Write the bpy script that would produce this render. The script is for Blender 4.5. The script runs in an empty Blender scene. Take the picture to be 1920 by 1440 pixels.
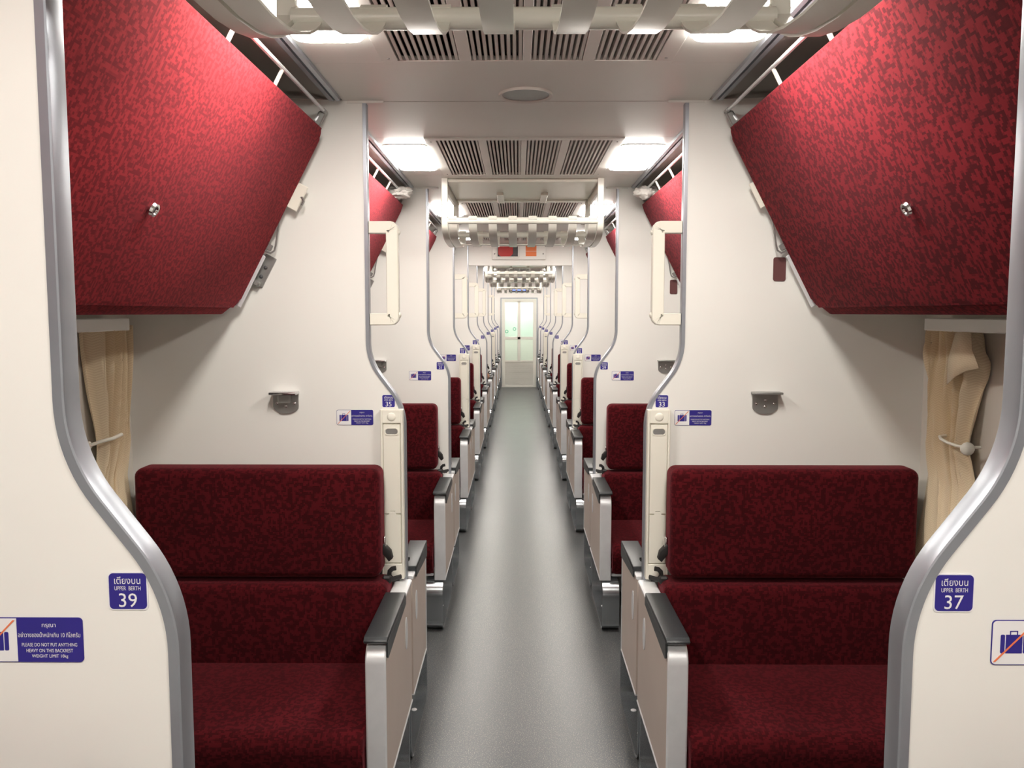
import bpy, bmesh, math, random
from mathutils import Vector, Matrix, noise
R = math.radians
random.seed(7)
SC = bpy.context.scene
COL = SC.collection

# ------------------------------------------------------------------ camera, world, exposure
FPX, CAMH = 1553.0, 1.64
cd = bpy.data.cameras.new('camera'); cam = bpy.data.objects.new('camera', cd); COL.objects.link(cam)
cd.sensor_fit = 'HORIZONTAL'; cd.sensor_width = 36.0; cd.lens = FPX / 1920 * 36.0
cd.clip_start = 0.02; cd.clip_end = 100
cam.location = (-0.025, 0, CAMH)
cam.rotation_euler = (R(90) - math.atan(133 / FPX), 0, math.atan(11 / FPX))
SC.camera = cam
W = bpy.data.worlds.new('World'); SC.world = W; W.use_nodes = True
W.node_tree.nodes['Background'].inputs[0].default_value = (0.5, 0.55, 0.6, 1)
W.node_tree.nodes['Background'].inputs[1].default_value = 0.05
SC.view_settings.view_transform = 'Standard'; SC.view_settings.look = 'None'
SC.view_settings.gamma = 1.0; SC.view_settings.use_curve_mapping = False
SC.view_settings.exposure = 1.12
LIGHT = 24.0            # radiance of the ceiling light diffusers

# ------------------------------------------------------------------ layout
Y1, D, NP = 0.925, 1.925, 10           # first partition, bay length, partitions
PT = 0.03                              # partition thickness
ZC = 2.35                              # ceiling height
XW = 1.37                              # outer walls
A_LO, A_UP = 0.415, 0.535              # half gap between partitions, low and high
def PY(k): return Y1 + (k - 1) * D     # near face of partition k (k = 0 is the wall behind)
def num(k, s): return (43 if s < 0 else 41) - 4 * k
ONES = 'zero one two three four five six seven eight nine ten eleven twelve thirteen fourteen fifteen sixteen seventeen eighteen nineteen'.split()
def word(k, s):
    n = num(k, s)
    return ONES[n] if n < 20 else ('twenty', 'thirty', 'forty')[n // 10 - 2] + ('-' + ONES[n % 10] if n % 10 else '')

# ------------------------------------------------------------------ materials
def mat(name, col, rough=0.5, metal=0.0, spec=0.5, **kw):
    m = bpy.data.materials.new(name); m.use_nodes = True
    b = m.node_tree.nodes['Principled BSDF']
    b.inputs['Base Color'].default_value = (*col, 1)
    b.inputs['Roughness'].default_value = rough; b.inputs['Metallic'].default_value = metal
    b.inputs['Specular IOR Level'].default_value = spec
    for k, v in kw.items(): b.inputs[k.replace('_', ' ')].default_value = v
    return m
def nodes(m): return m.node_tree.nodes, m.node_tree.links, m.node_tree.nodes['Principled BSDF']
def ramp(N, stops, const=False):
    r = N.new('ShaderNodeValToRGB'); e = r.color_ramp.elements
    if const: r.color_ramp.interpolation = 'CONSTANT'
    while len(e) < len(stops): e.new(0.5)
    for i, (p, c) in enumerate(stops): e[i].position = p; e[i].color = (*c, 1)
    return r
def noisy(name, c1, c2, scale, rough, metal=0.0, bump=0.0, spec=0.5, detail=3):
    m = mat(name, c1, rough, metal, spec); N, L, b = nodes(m)
    t = N.new('ShaderNodeTexCoord'); n = N.new('ShaderNodeTexNoise')
    n.inputs['Scale'].default_value = scale; n.inputs['Detail'].default_value = detail
    L.new(t.outputs['Object'], n.inputs['Vector'])
    r = ramp(N, [(0.35, c1), (0.65, c2)]); L.new(n.outputs['Fac'], r.inputs[0]); L.new(r.outputs[0], b.inputs['Base Color'])
    if bump:
        bp = N.new('ShaderNodeBump'); bp.inputs['Strength'].default_value = bump; bp.inputs['Distance'].default_value = 0.002
        L.new(n.outputs['Fac'], bp.inputs['Height']); L.new(bp.outputs[0], b.inputs['Normal'])
    return m
def fabric(name, light, dark, sheen):
    m = mat(name, light, 0.9, 0, 0.10); N, L, b = nodes(m)
    t = N.new('ShaderNodeTexCoord')
    sn = N.new('ShaderNodeVectorMath'); sn.operation = 'SNAP'; sn.inputs[1].default_value = (0.0052,) * 3
    L.new(t.outputs['Object'], sn.inputs[0])
    n = N.new('ShaderNodeTexNoise'); n.inputs['Scale'].default_value = 88; n.inputs['Detail'].default_value = 0.0
    L.new(sn.outputs[0], n.inputs['Vector'])
    r = ramp(N, [(0.0, dark), (0.47, tuple((a + c) / 2 for a, c in zip(light, dark))), (0.53, light)], True)
    L.new(n.outputs['Fac'], r.inputs[0])
    n2 = N.new('ShaderNodeTexNoise'); n2.inputs['Scale'].default_value = 5; n2.inputs['Detail'].default_value = 2
    L.new(t.outputs['Object'], n2.inputs['Vector'])
    mr = N.new('ShaderNodeMapRange'); mr.inputs[1].default_value = 0.3; mr.inputs[2].default_value = 0.7
    mr.inputs[3].default_value = 0.86; mr.inputs[4].default_value = 1.12
    L.new(n2.outputs['Fac'], mr.inputs[0])
    mx = N.new('ShaderNodeMix'); mx.data_type = 'RGBA'; mx.blend_type = 'MULTIPLY'; mx.inputs[0].default_value = 1
    L.new(r.outputs[0], mx.inputs[6]); L.new(mr.outputs[0], mx.inputs[7]); L.new(mx.outputs[2], b.inputs['Base Color'])
    n3 = N.new('ShaderNodeTexNoise'); n3.inputs['Scale'].default_value = 900
    L.new(t.outputs['Object'], n3.inputs['Vector'])
    bp = N.new('ShaderNodeBump'); bp.inputs['Strength'].default_value = 0.25; bp.inputs['Distance'].default_value = 0.001
    L.new(n3.outputs['Fac'], bp.inputs['Height']); L.new(bp.outputs[0], b.inputs['Normal'])
    b.inputs['Sheen Weight'].default_value = sheen; b.inputs['Sheen Roughness'].default_value = 0.45
    b.inputs['Sheen Tint'].default_value = (1.0, 0.24, 0.30, 1)
    return m
MT = {}
MT['panel'] = noisy('partition_laminate', (0.855, 0.85, 0.81), (0.87, 0.865, 0.825), 3, 0.42)
MT['wall'] = noisy('wall_laminate', (0.78, 0.74, 0.67), (0.80, 0.76, 0.69), 3, 0.5)
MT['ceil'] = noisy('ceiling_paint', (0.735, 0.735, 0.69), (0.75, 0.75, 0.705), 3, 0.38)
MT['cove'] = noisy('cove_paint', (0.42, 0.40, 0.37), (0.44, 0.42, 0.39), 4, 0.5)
MT['cream'] = mat('cream_plastic', (0.86, 0.84, 0.74), 0.32)
MT['rack'] = mat('rack_enamel', (0.74, 0.735, 0.66), 0.26)
MT['alu'] = noisy('satin_aluminium', (0.34, 0.365, 0.405), (0.36, 0.385, 0.425), 30, 0.32, 0.55)
MT['bright'] = noisy('bright_aluminium', (0.80, 0.82, 0.84), (0.83, 0.85, 0.87), 30, 0.32, 0.3)
MT['steel'] = mat('brushed_steel', (0.50, 0.53, 0.55), 0.24, 0.9)
MT['dsteel'] = mat('grey_bracket_steel', (0.38, 0.38, 0.365), 0.4, 0.7)
MT['chrome'] = mat('chrome', (0.75, 0.75, 0.76), 0.12, 1.0)
MT['taupe'] = noisy('taupe_laminate', (0.56, 0.47, 0.41), (0.58, 0.49, 0.43), 6, 0.4)
MT['pad'] = noisy('dark_grey_rubber', (0.022, 0.026, 0.029), (0.027, 0.031, 0.034), 200, 0.38)
MT['black'] = mat('black_webbing', (0.012, 0.011, 0.011), 0.55)
MT['dark'] = mat('dark_cavity', (0.03, 0.028, 0.026), 0.8)
MT['under'] = mat('dark_grey_metal', (0.07, 0.07, 0.075), 0.5)
MT['grille'] = mat('grille_enamel', (0.60, 0.58, 0.54), 0.4)
MT['red-1'] = fabric('red_moquette_lit', (0.245, 0.0155, 0.0195), (0.125, 0.0065, 0.009), 0.16)  # left berths: brighter look of the lit nap put into the colour
MT['red1'] = fabric('red_moquette_dim', (0.175, 0.0095, 0.0145), (0.060, 0.003, 0.0048), 0.12)  # right berths: same fabric, its nap's darker look in this light painted in
MT['redseat'] = fabric('red_moquette_seat_shade', (0.076, 0.0048, 0.0075), (0.038, 0.0024, 0.0038), 0.24)  # berth fabric again, with the shade over the seats put into its colour
MT['maroon'] = mat('maroon_pad', (0.13, 0.045, 0.045), 0.6)
MT['blue'] = mat('sticker_blue', (0.028, 0.020, 0.24), 0.4)
MT['white'] = mat('print_white', (0.85, 0.85, 0.86), 0.45)
MT['orange'] = mat('print_orange', (0.80, 0.20, 0.08), 0.45)
MT['osign'] = mat('orange_sign', (0.85, 0.22, 0.07), 0.5)
MT['redplastic'] = mat('red_enamel', (0.45, 0.02, 0.02), 0.35)
MT['green'] = mat('green_sticker', (0.02, 0.45, 0.22), 0.5)
MT['doorp'] = mat('door_paint', (0.78, 0.77, 0.70), 0.4)
MT['louvre'] = mat('door_louvre_metal', (0.66, 0.65, 0.60), 0.45, 0.3)
MT['cloth'] = noisy('white_cloth', (0.72, 0.70, 0.66), (0.80, 0.78, 0.74), 25, 0.9)
MT['skin'] = mat('skin', (0.55, 0.30, 0.20), 0.55)
MT['shirt'] = noisy('grey_shirt', (0.22, 0.23, 0.26), (0.26, 0.27, 0.30), 60, 0.9)
MT['trousers'] = noisy('dark_trousers', (0.03, 0.035, 0.05), (0.04, 0.045, 0.06), 60, 0.9)
MT['hair'] = mat('black_hair', (0.012, 0.010, 0.009), 0.5)
g = mat('tinted_glass', (0.90, 1.0, 0.94), 0.02); g.node_tree.nodes['Principled BSDF'].inputs['Transmission Weight'].default_value = 1.0
g.node_tree.nodes['Principled BSDF'].inputs['IOR'].default_value = 1.02; MT['glass'] = g
MT['frost'] = mat('frosted_glass', (0.95, 0.97, 0.9), 0.45, Transmission_Weight=0.85, IOR=1.05)
MT['window'] = mat('night_window_glass', (0.05, 0.055, 0.06), 0.05, 0, 0.6)
def emit(name, col, k):
    m = bpy.data.materials.new(name); m.use_nodes = True; N = m.node_tree.nodes; N.clear()
    e = N.new('ShaderNodeEmission'); o = N.new('ShaderNodeOutputMaterial')
    e.inputs[0].default_value = (*col, 1); e.inputs[1].default_value = k
    m.node_tree.links.new(e.outputs[0], o.inputs[0]); return m
MT['lamp'] = emit('lamp_diffuser', (1.0, 0.945, 0.87), LIGHT)
MT['vlamp'] = emit('vestibule_lamp', (0.86, 1.0, 0.90), 8)
MT['led'] = emit('blue_display', (0.10, 0.16, 1.0), 2.0)
# floor: blue-grey vinyl with light and dark flecks
m = mat('flecked_vinyl', (0.2, 0.21, 0.22), 0.33, 0, 0.5); N, L, b = nodes(m); MT['floor'] = m
t = N.new('ShaderNodeTexCoord')
n1 = N.new('ShaderNodeTexNoise'); n1.inputs['Scale'].default_value = 3; n1.inputs['Detail'].default_value = 4
n2 = N.new('ShaderNodeTexNoise'); n2.inputs['Scale'].default_value = 260; n2.inputs['Detail'].default_value = 1
n3 = N.new('ShaderNodeTexNoise'); n3.inputs['Scale'].default_value = 190; n3.inputs['Detail'].default_value = 1; n3.noise_dimensions = '4D'; n3.inputs['W'].default_value = 4
for q in (n1, n2, n3): L.new(t.outputs['Object'], q.inputs['Vector'])
r1 = ramp(N, [(0.35, (0.070, 0.077, 0.084)), (0.65, (0.079, 0.085, 0.091))]); L.new(n1.outputs['Fac'], r1.inputs[0])
r2 = ramp(N, [(0.60, (0, 0, 0)), (0.65, (1, 1, 1))]); L.new(n2.outputs['Fac'], r2.inputs[0])
r3 = ramp(N, [(0.60, (0, 0, 0)), (0.66, (1, 1, 1))]); L.new(n3.outputs['Fac'], r3.inputs[0])
x1 = N.new('ShaderNodeMix'); x1.data_type = 'RGBA'; x2 = N.new('ShaderNodeMix'); x2.data_type = 'RGBA'
L.new(r2.outputs[0], x1.inputs[0]); L.new(r1.outputs[0], x1.inputs[6]); x1.inputs[7].default_value = (0.30, 0.275, 0.23, 1)
L.new(r3.outputs[0], x2.inputs[0]); L.new(x1.outputs[2], x2.inputs[6]); x2.inputs[7].default_value = (0.055, 0.06, 0.07, 1)
L.new(x2.outputs[2], b.inputs['Base Color'])
mr = N.new('ShaderNodeMapRange'); mr.inputs[3].default_value = 0.27; mr.inputs[4].default_value = 0.33
L.new(n1.outputs['Fac'], mr.inputs[0]); L.new(mr.outputs[0], b.inputs['Roughness'])
bp = N.new('ShaderNodeBump'); bp.inputs['Strength'].default_value = 0.08; bp.inputs['Distance'].default_value = 0.001
L.new(n2.outputs['Fac'], bp.inputs['Height']); L.new(bp.outputs[0], b.inputs['Normal'])
# curtain: beige with woven zigzag (object y across, z up)
m = mat('chevron_curtain', (0.5, 0.4, 0.27), 0.8, 0, 0.2, Sheen_Weight=0.15); N, L, b = nodes(m); MT['curtain'] = m
t = N.new('ShaderNodeTexCoord'); sp = N.new('ShaderNodeSeparateXYZ'); L.new(t.outputs['UV'], sp.inputs[0])
def mth(op, a, bb):
    q = N.new('ShaderNodeMath'); q.operation = op
    for i, v in enumerate((a, bb)):
        if isinstance(v, (int, float)): q.inputs[i].default_value = v
        else: L.new(v, q.inputs[i])
    return q.outputs[0]
zz = mth('PINGPONG', sp.outputs[0], 0.009); h = mth('ADD', sp.outputs[1], mth('MULTIPLY', zz, 0.9))
fr = mth('PINGPONG', h, 0.004); st = mth('DIVIDE', fr, 0.004)
rc = ramp(N, [(0.35, (0.80, 0.66, 0.45)), (0.65, (0.88, 0.75, 0.54))]); L.new(st, rc.inputs[0]); L.new(rc.outputs[0], b.inputs['Base Color'])

# ------------------------------------------------------------------ mesh helpers
def rbox(bm, x0, x1, y0, y1, z0, z1, r=0.0, seg=2):
    g = bmesh.ops.create_cube(bm, size=1.0); vs = g['verts']
    for v in vs:
        v.co = Vector(((x0 + x1) / 2 + v.co.x * (x1 - x0), (y0 + y1) / 2 + v.co.y * (y1 - y0), (z0 + z1) / 2 + v.co.z * (z1 - z0)))
    if r > 0:
        es = list({e for v in vs for e in v.link_edges})
        bmesh.ops.bevel(bm, geom=es, offset=r, segments=seg, profile=0.5, affect='EDGES', clamp_overlap=True)
def prism(bm, pts, axis, a0, a1, r=0.0, seg=2):
    """pts: 2D outline; axis 'x': (y,z), 'y': (x,z), 'z': (x,y)"""
    def P(p, a):
        return {'x': (a, p[0], p[1]), 'y': (p[0], a, p[1]), 'z': (p[0], p[1], a)}[axis]
    A = [bm.verts.new(P(p, a0)) for p in pts]; B = [bm.verts.new(P(p, a1)) for p in pts]; n = len(pts)
    fa = bm.faces.new(A); fb = bm.faces.new(B[::-1])
    for i in range(n): bm.faces.new((A[i], B[i], B[(i + 1) % n], A[(i + 1) % n]))
    if r > 0:
        es = list(fa.edges) + list(fb.edges)
        bmesh.ops.bevel(bm, geom=es, offset=r, segments=seg, profile=0.5, affect='EDGES', clamp_overlap=True)
def rrect(x0, x1, y0, y1, r, n=5):
    o = []
    for cx, cy, a0 in ((x1 - r, y1 - r, 0), (x0 + r, y1 - r, 90), (x0 + r, y0 + r, 180), (x1 - r, y0 + r, 270)):
        for i in range(n + 1):
            a = R(a0 + 90 * i / n); o.append((cx + r * math.cos(a), cy + r * math.sin(a)))
    return o
def fillet(pts, rad, n=7, closed=False):
    out = []; m = len(pts)
    for i in range(m):
        r = rad[i] if isinstance(rad, (list, tuple)) else rad
        if (not closed and i in (0, m - 1)) or r <= 0: out.append(tuple(pts[i])); continue
        p = Vector(pts[i]); a = (Vector(pts[i - 1]) - p).normalized(); c = (Vector(pts[(i + 1) % m]) - p).normalized()
        th = a.angle(c); tl = r / math.tan(th / 2); s0 = p + a * tl; s1 = p + c * tl
        ctr = p + (a + c).normalized() * (r / math.sin(th / 2))
        v0 = s0 - ctr; v1 = s1 - ctr
        ang = math.atan2(v0.x * v1.y - v0.y * v1.x, v0.dot(v1))
        for k in range(n + 1):
            q = ang * k / n; out.append((ctr.x + v0.x * math.cos(q) - v0.y * math.sin(q), ctr.y + v0.x * math.sin(q) + v0.y * math.cos(q)))
    return out
def sweep2(bm, path, sec, mapf, closed=False):
    """sweep section (n, d) along a 2D path; n = offset along left normal, d = depth; mapf(p2, d) -> xyz"""
    n = len(path); rings = []
    for i in range(n):
        p = Vector(path[i])
        pr = Vector(path[i - 1]) if (i > 0 or closed) else None
        nx = Vector(path[(i + 1) % n]) if (i < n - 1 or closed) else None
        t1 = (p - pr).normalized() if pr is not None else (nx - p).normalized()
        t2 = (nx - p).normalized() if nx is not None else t1
        t = (t1 + t2).normalized(); nn = Vector((-t.y, t.x)); k = 1 / max(0.3, t.dot(t1))
        rings.append([bm.verts.new(mapf(p + nn * (s[0] * k), s[1])) for s in sec])
    m = len(sec)
    for i in range(n if closed else n - 1):
        a = rings[i]; b_ = rings[(i + 1) % n]
        for j in range(m): bm.faces.new((a[j], a[(j + 1) % m], b_[(j + 1) % m], b_[j]))
    if not closed: bm.faces.new(rings[0]); bm.faces.new(rings[-1][::-1])
def tube(bm, pts, r, n=8, closed=False):
    pts = [Vector(p) for p in pts]; N_ = len(pts); rings = []; up = None
    for i, p in enumerate(pts):
        a = pts[i - 1] if (i or closed) else p; c = pts[(i + 1) % N_] if (i < N_ - 1 or closed) else p
        t = (c - a).normalized()
        if up is None: up = t.orthogonal().normalized()
        up = (up - t * up.dot(t)).normalized(); sd = t.cross(up)
        rr = r[i] if isinstance(r, (list, tuple)) else r
        rings.append([bm.verts.new(p + up * (rr * math.cos(2 * math.pi * j / n)) + sd * (rr * math.sin(2 * math.pi * j / n))) for j in range(n)])
    for i in range(N_ if closed else N_ - 1):
        a = rings[i]; b_ = rings[(i + 1) % N_]
        for j in range(n): bm.faces.new((a[j], a[(j + 1) % n], b_[(j + 1) % n], b_[j]))
    if not closed: bm.faces.new(rings[0][::-1]); bm.faces.new(rings[-1])
def cyl(bm, p0, p1, r, n=12, r1=None): tube(bm, [p0, p1], [r, r if r1 is None else r1], n)
def dome(bm, c, axis, r, h, n=14):
    c = Vector(c); ax = Vector(axis).normalized(); u = ax.orthogonal().normalized(); v = ax.cross(u); rings = []
    for k in range(5):
        a = R(90 * k / 4.4); rr = r * math.cos(a); hh = h * math.sin(a)
        rings.append([bm.verts.new(c + ax * hh + u * (rr * math.cos(2 * math.pi * j / n)) + v * (rr * math.sin(2 * math.pi * j / n))) for j in range(n)])
    for i in range(4):
        for j in range(n): bm.faces.new((rings[i][j], rings[i][(j + 1) % n], rings[i + 1][(j + 1) % n], rings[i + 1][j]))
    bm.faces.new(rings[-1]); bm.faces.new(rings[0][::-1])
def mesh(bm, m, name, sharp=35, f=None, smooth=True):
    """finish a bmesh; f maps each vertex"""
    if f:
        for v in bm.verts: v.co = Vector(f(v.co))
    bmesh.ops.recalc_face_normals(bm, faces=bm.faces[:])
    me = bpy.data.meshes.new(name); bm.to_mesh(me); bm.free()
    me.materials.append(MT[m])
    if smooth:
        me.shade_smooth(); me.set_sharp_from_angle(angle=R(sharp))
    return me
def ob(name, me, parent=None, loc=(0, 0, 0), rot=(0, 0, 0)):
    o = bpy.data.objects.new(name, me); COL.objects.link(o); o.location = loc; o.rotation_euler = rot
    if parent: o.parent = parent
    return o
def part(name, m, parent, build, f=None, sharp=35, loc=(0, 0, 0), rot=(0, 0, 0), smooth=True):
    bm = bmesh.new(); build(bm); return ob(name, mesh(bm, m, name, sharp, f, smooth), parent, loc, rot)
def thing(name, label, cat, loc=(0, 0, 0), rot=(0, 0, 0), group=None):
    o = bpy.data.objects.new(name, None); COL.objects.link(o); o.empty_display_size = 0.1
    o.location = loc; o.rotation_euler = rot; tag(o, label, cat, group); return o
def tag(o, label, cat, group=None):
    o['label'] = label; o['category'] = cat
    if group: o['group'] = group
    return o
def struct(o): o['kind'] = 'structure'; return o
def copy_tree(o, loc, label, parent=None):
    c = o.copy(); COL.objects.link(c)
    if parent is not None: c.parent = parent
    else: c.location = loc; c['label'] = label
    for ch in o.children: copy_tree(ch, None, None, c)
    return c
def texm(body, m, width=None, height=None):
    """built-in font text as a flat mesh in XZ facing -Y, centred, fitted to width/height"""
    c = bpy.data.curves.new('t', 'FONT'); c.body = body; c.resolution_u = 3; c.align_x = 'CENTER'
    o = bpy.data.objects.new('t', c); COL.objects.link(o)
    dg = bpy.context.evaluated_depsgraph_get(); dg.update()
    me = bpy.data.meshes.new_from_object(o.evaluated_get(dg)); bpy.data.objects.remove(o); bpy.data.curves.remove(c)
    xs = [v.co.x for v in me.vertices]; ys = [v.co.y for v in me.vertices]
    w = max(xs) - min(xs); h = max(ys) - min(ys); sx = width / w if width else None; sy = height / h if height else None
    sx = sx or sy; sy = sy or sx; cx = (max(xs) + min(xs)) / 2; cy = (max(ys) + min(ys)) / 2
    for v in me.vertices: v.co = Vector(((v.co.x - cx) * sx, 0, (v.co.y - cy) * sy))
    me.materials.clear(); me.materials.append(MT[m]); return me

# ------------------------------------------------------------------ shell
YB, YE = PY(0) - 0.05, PY(NP) + 0.06
struct(part('floor', 'floor', None, lambda b: rbox(b, -1.42, 1.42, YB, YE + 1.8, -0.06, 0.0)))
for s, nm in ((-1, 'wall_left'), (1, 'wall_right')):
    w = struct(part(nm, 'wall', None, lambda b: rbox(b, min(s * XW, s * 1.43), max(s * XW, s * 1.43), YB, YE + 1.8, 0, 2.5)))
struct(part('wall_back', 'ceil', None, lambda b: rbox(b, -XW, XW, YB - 0.05, YB, 0, 2.45)))
ceil = struct(part('ceiling', 'dark', None, lambda b: rbox(b, -1.42, 1.42, YB, YE + 1.8, 2.50, 2.56)))
for k in range(0, NP):
    y0, y1 = PY(k) + 0.012, PY(k + 1) + 0.008
    yv0, yv1 = PY(k) + 0.577, PY(k) + 1.503
    def cp(b):
        rbox(b, -0.615, 0.615, y0, yv0, ZC, ZC + 0.015, 0.002, 1); rbox(b, -0.615, 0.615, yv1, y1, ZC, ZC + 0.015, 0.002, 1)
        rbox(b, -0.615, -0.405, yv0, yv1, ZC, ZC + 0.015); rbox(b, 0.405, 0.615, yv0, yv1, ZC, ZC + 0.015)
    part('ceiling_panel', 'ceil', ceil, cp)
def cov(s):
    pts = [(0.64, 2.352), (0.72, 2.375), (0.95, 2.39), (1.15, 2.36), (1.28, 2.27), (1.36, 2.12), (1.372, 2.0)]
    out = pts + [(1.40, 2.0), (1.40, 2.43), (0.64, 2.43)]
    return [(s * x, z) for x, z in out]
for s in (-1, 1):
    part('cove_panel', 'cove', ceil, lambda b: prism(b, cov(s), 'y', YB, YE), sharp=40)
# windows in the side walls, one in each bay, with a pelmet above
wn = 0
for k in range(0, NP):
    for s in (-1, 1):
        wn += 1; yc = PY(k) + D / 2
        w = struct(ob(f'window_{wn}', None, None, (s * XW, yc, 1.2)))
        def fr(b):
            sweep2(b, rrect(-0.46, 0.46, -0.36, 0.36, 0.06), [(0.0, 0.0), (0.0, 0.012), (0.035, 0.012), (0.035, 0.0)], lambda p, d: (-s * d, p[0], p[1]), True)
        part('window_frame', 'alu', w, fr)
        part('pane', 'window', w, lambda b: prism(b, rrect(-0.455, 0.455, -0.355, 0.355, 0.06), 'x', -s * 0.001, -s * 0.004))
        part('pelmet', 'panel', w, lambda b: rbox(b, min(-s * 0.0, -s * 0.085), max(0, -s * 0.085), -0.80, 0.80, 0.384, 0.424, 0.003, 1))

# ------------------------------------------------------------------ partitions with aluminium edge
EDGE = fillet([(A_LO, 0.0), (A_LO, 1.315), (A_UP, 1.475), (A_UP, ZC)], [0, 0.2, 0.2, 0], 10)
TRIM = [(-0.001, -0.003), (0.0095, -0.003), (0.0115, -0.0018), (0.012, 0.000), (0.012, 0.030), (0.0115, 0.0318), (0.0095, 0.033), (-0.001, 0.033)]
pmesh, tmesh, bmesh_c = {}, {}, {}
for s in (-1, 1):
    bm = bmesh.new(); prism(bm, [(s * (x + 0.012), z) for x, z in EDGE] + [(s * XW, ZC + 0.03), (s * XW, 0.0)], 'y', 0, PT)
    pmesh[s] = mesh(bm, 'panel', 'partition', 30)
    bm = bmesh.new(); sweep2(bm, [(x + 0.012, z) for x, z in EDGE], TRIM, lambda p, d: (s * p[0], d, p[1])); tmesh[s] = mesh(bm, 'alu', 'edge_trim', 28)
    bm = bmesh.new(); prism(bm, fillet([(0.475, -0.004), (0.60, -0.004), (0.60, 0.055), (0.495, 0.055)], [0.004, 0, 0, 0.012], 4, True), 'z', ZC - 0.008, ZC + 0.002)
    bmesh_c[s] = mesh(bm, 'ceil', 'top_bracket', 40, lambda c: (s * c.x, c.y, c.z))
for k in range(1, NP + 1):
    for s in (-1, 1):
        w = struct(ob('wall_partition', pmesh[s], None, (0, PY(k), 0)))
        ob('edge_trim', tmesh[s], w); ob('top_bracket', bmesh_c[s], w)

# ------------------------------------------------------------------ ceiling lights, vents, valance rails, speakers
def lamp_lens(b):
    ol = rrect(-0.092, 0.092, -0.28, 0.28, 0.035, 5)
    rings = [(1.0, -0.001), (0.99, -0.010), (0.94, -0.016), (0.6, -0.019)]
    vs = [[b.verts.new((x * q, y * (1 - (1 - q) * 0.35), z)) for x, y in ol] for q, z in rings]
    for i in range(3):
        for j in range(len(ol)): b.faces.new((vs[i][j], vs[i][(j + 1) % len(ol)], vs[i + 1][(j + 1) % len(ol)], vs[i + 1][j]))
    b.faces.new(vs[-1]); b.faces.new(vs[0][::-1])
for k in range(0, NP):
    for s in (-1, 1):
        side = 'even' if s < 0 else 'odd'
        lab = f'bright rounded ceiling light beside the berth ahead of sign {word(k + 1, s)}'
        if k == 0: proto = None
        t = thing('ceiling_light', lab, 'ceiling light', (s * 0.507, PY(k) + 1.0, ZC), group='ceiling lights over the aisle')
        if (k, s) == (0, -1):
            bm = bmesh.new(); lamp_lens(bm); LM = mesh(bm, 'lamp', 'diffuser', 60)
            bm = bmesh.new(); sweep2(bm, rrect(-0.093, 0.093, -0.281, 0.281, 0.036, 5), [(0.0, 0), (0.0, -0.004), (-0.006, -0.004), (-0.006, 0)], lambda p, d: (p[0], p[1], d), True)
            LF = mesh(bm, 'ceil', 'light_rim', 40)
        ob('diffuser', LM, t); ob('light_rim', LF, t)
def vent_frame(b):
    def rect(x0, x1, y0, y1): rbox(b, x0, x1, y0, y1, -0.006, 0.010, 0.0015, 1)
    rect(-0.408, 0.408, -0.462, -0.425); rect(-0.408, 0.408, 0.425, 0.462)
    for x0, x1 in ((-0.408, -0.362), (-0.189, -0.155), (-0.012, 0.012), (0.155, 0.189), (0.362, 0.408)): rect(x0, x1, -0.426, 0.426)
bm = bmesh.new(); vent_frame(bm); VF = mesh(bm, 'ceil', 'vent_frame', 40)
bm = bmesh.new(); prism(bm, [(-0.0075, 0.020), (-0.0045, 0.020), (0.0065, -0.001), (0.0055, -0.004), (-0.0025, -0.004)], 'y', -0.426, 0.426); VS = mesh(bm, 'grille', 'slat', 30)
bm = bmesh.new(); rbox(bm, -0.40, 0.40, -0.46, 0.46, 0.07, 0.08); VB = mesh(bm, 'dark', 'cavity')
bm = bmesh.new(); cyl(bm, (0, 0, -0.008), (0, 0, -0.004), 0.004, 8)
VSC = mesh(bm, 'dsteel', 'screws')
GROUPS = [(-0.362, -0.189), (-0.155, -0.012), (0.012, 0.155), (0.189, 0.362)]
for k in range(0, NP):
    t = thing('ceiling_vent', f'four-part louvred air vent in the ceiling between signs {word(k+1,-1)} and {word(k+1,1)} and those before', 'air vent',
              (0, PY(k) + 1.04, ZC), group='louvred ceiling vents')
    t['label'] = f'louvred ceiling vent of the bay ending at signs {word(k+1,-1)} and {word(k+1,1)}'
    ob('vent_frame', VF, t); ob('cavity', VB, t)
    for x in (-0.385, 0.385):
        for y in (-0.40, 0.40): ob('screw', VSC, t, (x, y, 0))
    xs = []
    for a, c in GROUPS:
        n = 10 if c - a > 0.16 else 9
        xs += [(a + (c - a) * (i + 0.5) / n, 1 if a < 0 else -1) for i in range(n)]
    if k in (1, 2, 3):
        for x, fl in xs: ob('slat', VS, t, (x, 0, 0))
    else:
        bm = bmesh.new()
        for x, fl in xs: prism(bm, [(x - 0.0075, 0.020), (x - 0.0045, 0.020), (x + 0.0065, -0.001), (x + 0.0055, -0.004), (x - 0.0025, -0.004)], 'y', -0.426, 0.426)
        o = ob('slats', mesh(bm, 'grille', 'slats', 30), t); o['kind'] = 'stuff'
def track(b, s):
    prism(b, [(s * x, z) for x, z in ((0.612, 0.0), (0.612, -0.012), (0.624, -0.014), (0.624, -0.004), (0.632, -0.004), (0.632, -0.014), (0.648, -0.012), (0.648, 0.012), (0.612, 0.012))], 'y', 0, D - PT - 0.10)
for s in (-1, 1):
    bm = bmesh.new(); track(bm, s); TRM = mesh(bm, 'alu', 'track', 30)
    for k in range(0, NP):
        o = ob('curtain_track', TRM, None, (0, PY(k) + PT + 0.05, ZC))
        tag(o, f'aluminium slotted curtain track at the ceiling edge ahead of sign {word(k+1,s)}', 'curtain track', 'ceiling curtain tracks')
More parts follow.
